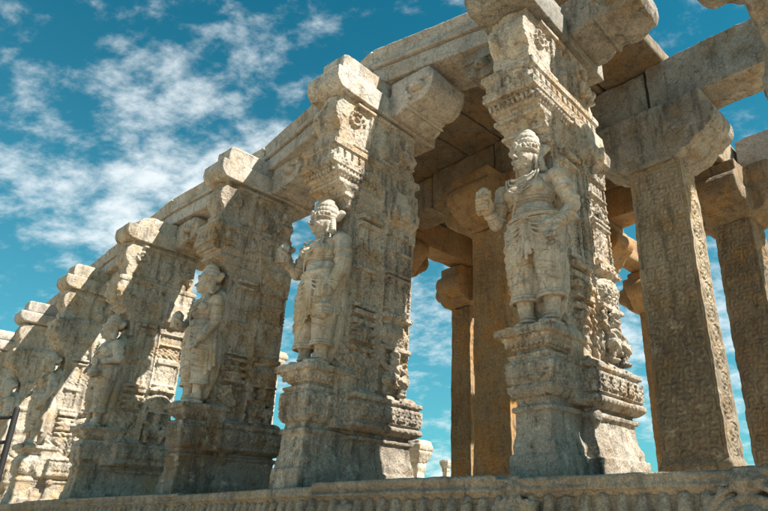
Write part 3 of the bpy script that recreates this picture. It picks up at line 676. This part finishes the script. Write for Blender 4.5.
def corbel(label, a, i, axis='x', w=.56, dp=.62, reach=.42, z=3.72, hh=.80, vox=.018, seed=0, mat=None, both=False):
    """double armed block with rounded noses that sits on a column"""
    G = E0 + Dv * a - Ov * i; mt = frame(G.x, G.y)
    m = MB(); r = reach
    def prof(lo, hi): return [(lo + .02, z), (hi - .02, z), (hi + r * .35, z + .08), (hi + r * .45, z + .16), (hi + r * .75, z + .18), (hi + r, z + .32), (hi + r, z + .46), (hi + r * .86, z + .58), (hi + r * .86, z + hh), (lo - r * .86, z + hh), (lo - r * .86, z + .58), (lo - r, z + .46), (lo - r, z + .32), (lo - r * .75, z + .18), (lo - r * .45, z + .16), (lo - r * .35, z + .08)]
    def roll(ax, c0, cz, r0, lo, hi, n=18): m.prism([(c0 + r0 * math.cos(2 * math.pi * k / n), cz + r0 * math.sin(2 * math.pi * k / n)) for k in range(n)], ax, lo, hi)
    for ax, ln_, lo, hi in ((('y', w, -.05, dp + .05), ('x', dp, -.05, w + .05)) if both else (('y', w, -.05, dp + .05),)):
        for c0, sg in ((0, -1), (ln_, 1)):
            roll(ax, c0 + sg * r * .72, z + .42, .20, lo + .02, hi - .02); roll(ax, c0 + sg * r * .18, z + .24, .19, lo, hi)
    if axis == 'x' or both: m.prism(prof(0, w), 'y', -.03, dp + .03)
    if axis == 'y' or both: m.prism(prof(0, dp), 'x', -.03, w + .03)
    me_o = carve('corbel_block', m, mat or M_inner, None, vox, ((.5, .04), (.14, .02), (.04, .006)), 2, Vector((seed * 2.1, seed, 0)))
    me_o.matrix_world = mt
    return tag(me_o, label, 'stone corbel', 'corbel blocks on the inner columns')
def beam(label, x0, x1, y0, y1, z0, z1, vox=.02, seed=0, mat=None, name='stone_beam', cat='stone beam', group='roof beams of the inner rows', rough=1.0):
    c = Vector(((x0 + x1) / 2, (y0 + y1) / 2, z0)); m = MB()
    m.box(x0 - c.x, x1 - c.x, y0 - c.y, y1 - c.y, 0, z1 - z0)
    o = carve(name, m, mat or M_inner, None, vox, ((.7, .045 * rough), (.22, .03 * rough), (.08, .012), (.035, .006)), 2, Vector((seed * 1.7, seed * .6, 0)))
    o.matrix_world = FAC @ Matrix.Translation(c)
    return tag(o, label, cat, group)
# row 1 behind the statues (a = along facade to the left of the near pillar; left edge of the column)
column('broad column with scroll carving and a sunlit edge, right of the nearest pillar', .62, 2.90, .70, .40, res=.0068, seed=1)
column('dark ochre column behind the raised hand of the nearest statue', 3.22, 2.90, .64, .62, res=.012, seed=2)
column('ochre column hidden behind the tassel statue pillar', 5.75, 3.0, .5, .5, res=.03, seed=3)
column('shaded column at the right edge behind the scroll carved one', .42, 5.10, .56, .62, res=.012, seed=4)
column('sunlit ochre column with interlaced rings in the gap between the two nearest statues', 5.90, 5.35, .50, .5, res=.012, seed=5)
column('ochre column of the second inner row hidden behind the nearest pillar', 2.95, 5.3, .5, .5, res=.03, seed=6)
column('far ochre column glimpsed in the slit left of the broad carved column', 3.15, 8.1, .45, .5, res=.02, seed=7)
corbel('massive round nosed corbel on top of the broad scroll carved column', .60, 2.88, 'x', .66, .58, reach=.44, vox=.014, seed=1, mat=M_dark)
corbel('orange lit corbel on the dark column behind the raised lotus hand', 3.22, 2.90, 'x', .64, .62, reach=.46, seed=2, both=True)
corbel('orange nose of a corbel peeping out right of the tassel statue pillar', 5.75, 3.0, 'x', .5, .5, .42, seed=3, both=True)
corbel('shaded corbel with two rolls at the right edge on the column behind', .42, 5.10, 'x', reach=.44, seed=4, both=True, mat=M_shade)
corbel('small orange corbel on the ring carved column between the two nearest statues', 5.90, 5.35, 'x', .50, .5, .34, seed=5, both=True)
corbel('corbel of the second inner row behind the nearest pillar', 2.95, 5.3, 'x', .5, .5, .34, vox=.03, seed=6, both=True)
corbel('small far corbel glimpsed left of the broad carved column', 3.15, 8.1, 'x', .45, .5, .34, vox=.03, seed=7, both=True)
# beams along row 1 (x = -a)
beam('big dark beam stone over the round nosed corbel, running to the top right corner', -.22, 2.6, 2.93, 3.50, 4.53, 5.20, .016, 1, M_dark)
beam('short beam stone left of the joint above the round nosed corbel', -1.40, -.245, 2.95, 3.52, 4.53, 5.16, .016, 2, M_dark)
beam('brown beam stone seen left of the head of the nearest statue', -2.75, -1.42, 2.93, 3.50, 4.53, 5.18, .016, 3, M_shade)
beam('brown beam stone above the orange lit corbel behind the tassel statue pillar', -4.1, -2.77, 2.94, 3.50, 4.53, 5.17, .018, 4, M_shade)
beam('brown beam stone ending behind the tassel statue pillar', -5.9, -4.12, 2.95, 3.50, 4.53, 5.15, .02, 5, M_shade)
# beams running inward
beam('beam running inward with a sunlit side, right of the broad carved column', -.45, .02, 3.54, 5.75, 4.53, 5.05, .02, 6, M_mid)
beam('orange lit beam running inward over the ring carved column', -5.70, -5.25, 3.54, 5.90, 4.53, 5.10, .02, 7)
beam('beam running inward behind the nearest statue', -2.90, -2.45, 3.54, 5.75, 4.53, 5.08, .025, 8)
# beams along row 2
beam('pale beam stone at the right edge crossing the sky beyond the carved column', .06, 3.2, 5.25, 5.80, 4.53, 5.10, .025, 9, M_slab)
beam('beam of the second inner row left of the broad carved column', -2.42, -.48, 5.30, 5.80, 4.53, 5.08, .03, 10)
beam('beam of the second inner row behind the dark ochre column', -5.22, -2.93, 5.32, 5.80, 4.53, 5.06, .03, 11)
beam('far inner beam glimpsed left of the broad carved column', -3.1, -2.7, 5.84, 8.6, 4.53, 5.02, .03, 12)
# ceiling slabs
def ceil(label, x0, x1, y0, y1, seed, z=5.19, t=.24, vox=.03):
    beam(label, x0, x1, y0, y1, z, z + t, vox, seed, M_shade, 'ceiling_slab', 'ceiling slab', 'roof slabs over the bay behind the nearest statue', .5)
ceil('ceiling slab next to the nearest pillar with a dark soffit', -.84, .05, .80, 3.3, 21)
ceil('ceiling slab right of the bright slit of daylight', -1.64, -.86, .80, 3.3, 22)
ceil('ceiling slab left of the bright slit of daylight', -2.62, -1.665, .80, 3.3, 23)
ceil('ceiling slab above the clean edged bracket slab', -3.3, -2.64, .85, 3.3, 24)
ceil('ceiling slab ending above the gap left of the tassel statue', -4.9, -3.32, .90, 3.3, 29)
ceil('inner ceiling slab left of the broad carved column', -1.45, -.26, 3.32, 5.55, 25, 5.19)
ceil('inner ceiling slab behind the nearest pillar', -2.70, -1.47, 3.32, 5.55, 26, 5.19)
ceil('inner ceiling slab above the ring carved column', -4.2, -2.72, 3.32, 5.55, 27, 5.19)
ceil('inner ceiling slab over the orange lit inward beam', -5.9, -4.22, 3.32, 5.9, 28, 5.19)

# ------------------------------------------------------------------ platform
plat = thing('carved_platform', 'carved stone platform with petal moulding and medallions along the bottom edge', 'platform', FAC)
def zl(x): return float(np.interp(x, [-18, -8, -2, .5, 3.5], [.02, .0, -.03, -.045, -.095]))
def yfront(x):   # the platform front follows the slightly uneven line of pillars
    xs = [-18, -14.6, -11.3, -7.9, -5.2, -2.3, 0, 3.5]; ys = [-.30, -.32, -.42, -.52, -.35, -.50, -.17, -.02]
    return float(np.interp(x, xs, ys))
X0, X1 = -18, 3.5
def run(m, prof, x0, x1, n):
    xs = np.linspace(x0, x1, n + 1)
    rings = [[m.bm.verts.new((x, (yfront(x) + p[0]) if p[0] < 3 else p[0], p[1] + zl(x))) for p in prof] for x in xs]
    m.bm.faces.new(rings[0]); m.bm.faces.new(rings[-1][::-1])
    for a, b in zip(rings, rings[1:]):
        for i in range(len(prof)): j = (i + 1) % len(prof); m.bm.faces.new((a[j], a[i], b[i], b[j]))
m = MB()
segs = [(-18, -9.4), (-9.38, -4.5), (-4.48, -2.05), (-2.03, -.35), (-.33, 1.2), (1.22, 3.5)]
for q, (a, b) in enumerate(segs):
    dz = (.0, .012, -.012, .022, .0, .006)[q]
    run(m, [(.0, -.0 + dz), (.42, -.0 + dz), (.42, -.12), (.03, -.12), (.03, -.088), (.005, -.085), (.005, -.062), (.035, -.058), (.035, -.045), (.0, -.038 + dz)], a, b, max(2, int((b - a) * 3)))
    n_ = int((b - a) / .04)
    for t in range(n_):
        x = a + (t + .5) * .04
        if x > -7 and rnd.random() > .12: m.ell((x, yfront(x) + .004, -.074 + zl(x)), (.016, .018, .015), seg=6)
carve('top_ledge', m, M_plinth, plat, .013, ((.4, .022), (.1, .010), (.03, .004)), 1)
m = MB(); run(m, [(.42, -.10), (.42, -.62), (.14, -.62), (.10, -.46), (.075, -.38), (.055, -.30), (.05, -.22), (.05, -.14), (.05, -.10)], X0, X1, 60)
x = -9.0
while x < 2.6:
    y = yfront(x) + .004 + rnd.uniform(0, .018); z = zl(x) + rnd.uniform(-.008, .008); m.cap((x, y + .030, -.135 + z), .040, (x, y + .012, -.24 + z), .050, 10); m.cap((x, y + .012, -.24 + z), .050, (x, y + .05, -.40 + z), .046, 10); x += .122
carve('petal_moulding', m, M_plinth, plat, .011, ((.3, .018), (.08, .008), (.026, .004)), 1)
m = MB(); run(m, [(3.2, -.63), (3.2, -.95), (.12, -.95), (.12, -.63)], X0, X1, 40); run(m, [(3.2, -.95), (3.2, -1.66), (-.12, -1.66), (-.12, -1.3), (-.02, -1.22), (-.02, -1.02), (.05, -.95)], X0, X1, 40)
carve('lower_courses', m, M_plinth, plat, .05, ((.5, .04), (.12, .02)), 1)
for x, k in ((-5.6, .7), (-1.72, .75), (-.22, .95), (1.22, 1.25), (2.6, 1.1)):
    m = MB(); y = yfront(x) + .004; z = zl(x)
    m.lathe((x, y + .07, z - .13), [(.05 * k, 0), (.085 * k, .03), (.10 * k, .07), (.085 * k, .11), (.05 * k, .135), (.035 * k, .145)], 14)
    for q in range(9):
        a = math.pi * (q + .5) / 9; m.ell((x + .06 * k * math.cos(a), y + .07 - .06 * k * math.sin(a), z + .0), (.02, .02, .016), seg=8)
    for k_, (rr_, zt_) in enumerate(((.20, .020), (.155, .018), (.11, .016), (.07, .014))):
        m.ring((x, y - .004 - .006 * k_, z - .33), rr_ * k, rr_ * k, zt_, -30, 210, Matrix.Rotation(R(90), 3, 'X'), 20)
    for i in range(17):
        a = R(-30 + 15 * i); m.ell((x + .225 * k * math.cos(a), y - .002, z - .33 + .225 * k * math.sin(a)), (.020, .018, .020), seg=8)
    m.ell((x, y - .02, z - .33), (.05 * k, .03, .055 * k)); m.ell((x, y - .04, z - .23), (.03, .025, .03))
    m.box(x - .18 * k, x + .18 * k, y + .0, y + .07, z - .46, z - .14)
    carve('medallion', m, M_plinth, plat, .011, ((.1, .01), (.03, .006)), 1)
m = MB()
m.box(-18, 3.5, .2, 12, -.4, -.13)
o = link('floor_slab', m.raw('floor_slab'), M_sand, plat, False)

# ------------------------------------------------------------------ ground, one sheet to the horizon
bm = bmesh.new(); rings = [0, 6, 12, 20, 35, 60, 120, 300, 900, 3000]; prev = None; seg = 48
c0 = bm.verts.new((0, 0, 0))
for r_ in rings[1:]:
    cur = []
    for i in range(seg):
        a = 2 * math.pi * i / seg; x_, y_ = r_ * math.cos(a), r_ * math.sin(a)
        cur.append(bm.verts.new((x_, y_, (mnoise.noise((x_ * .05, y_ * .05, 0)) * .12 if r_ > 20 else 0))))
    for i in range(seg):
        j = (i + 1) % seg
        if prev is None: bm.faces.new((c0, cur[i], cur[j]))
        else: bm.faces.new((prev[i], cur[i], cur[j], prev[j]))
    prev = cur
me = bpy.data.meshes.new('ground'); bm.to_mesh(me); bm.free(); struct(link('ground', me, M_sand, None, False))

# ------------------------------------------------------------------ far ruins, small pieces
def pix(x, y, dist):     # world point on the sight line of a photo pixel, dist metres ahead
    f, px, py, p = 628.2, 456.9, 255.5, .407; u = (x - px) / f; v = -(y - py) / f
    d = Vector((u, math.cos(p) - v * math.sin(p), math.sin(p) + v * math.cos(p))); return Vector((0, 0, ZC)) + d * (dist / d.y)
def ruin(label, xl, xr, ytop, dist, seed):
    a = pix(xl, ytop, dist); b = pix(xr, ytop, dist); w = (b - a).length; top = a.z; c = (a + b) / 2
    o = thing('ruined_column', label, 'column', Matrix.Translation((c.x, c.y, 0)) @ Matrix.Rotation(-.5, 4, 'Z'), 'broken columns standing beyond the hall')
    h = w * .5
    m = MB(); m.loft([(-h * k, h * k, -h * k, h * k, z) for k, z in ((.50, -.1), (.50, top - 1.15 * w), (.55, top - 1.1 * w), (.62, top - 1.0 * w), (.60, top - .80 * w))])
    carve('shaft', m, M_statue, o, w * .035, ((w * .4, w * .05), (w * .1, w * .02)), 2, Vector((seed, 0, 0)))
    m = MB(); m.loft([(-h * k, h * k, -h * k, h * k, z) for k, z in ((.60, top - .82 * w), (.72, top - .72 * w), (.92, top - .50 * w), (.95, top - .42 * w), (.85, top - .38 * w), (1.0, top - .34 * w), (1.0, top - .16 * w), (.92, top - .14 * w), (.90, top - .02 * w), (.7, top))])
    carve('capital', m, M_statue, o, w * .035, ((w * .4, w * .07), (w * .1, w * .03)), 2, Vector((seed, 1, 0)))
ruin('pale sunlit broken column low in the gap right of the tassel statue pillar', 403, 429, 441, 16, 3)
ruin('sliver of a pale far column against the ring carved column', 441, 451, 460, 22, 4)
ruin('pale far column in the gap left of the tassel statue pillar', 262, 284, 352, 14, 5)

# black railing at the left edge
ra = pix(17, 409, 8.0)
o = thing('iron_railing', 'black iron railing with slanting post at the bottom left edge', 'railing', Matrix.Translation((ra.x, ra.y, 0)))
def tube(name, p, q, r, par):
    m = MB(); m.cap(p, r, q, r, 14); link(name, m.raw(name), M_iron, par)
tube('post', (0, 0, 0), (0, 0, ra.z), .035, o)
for zz_ in (ra.z - .10, ra.z - .40, ra.z - .72, ra.z - 1.05): tube('rail', (-.02, 0, zz_), (-2.4, -.15, zz_ - .12), .022, o)
tube('post', (-2.4, -.15, 0), (-2.4, -.15, ra.z), .035, o)
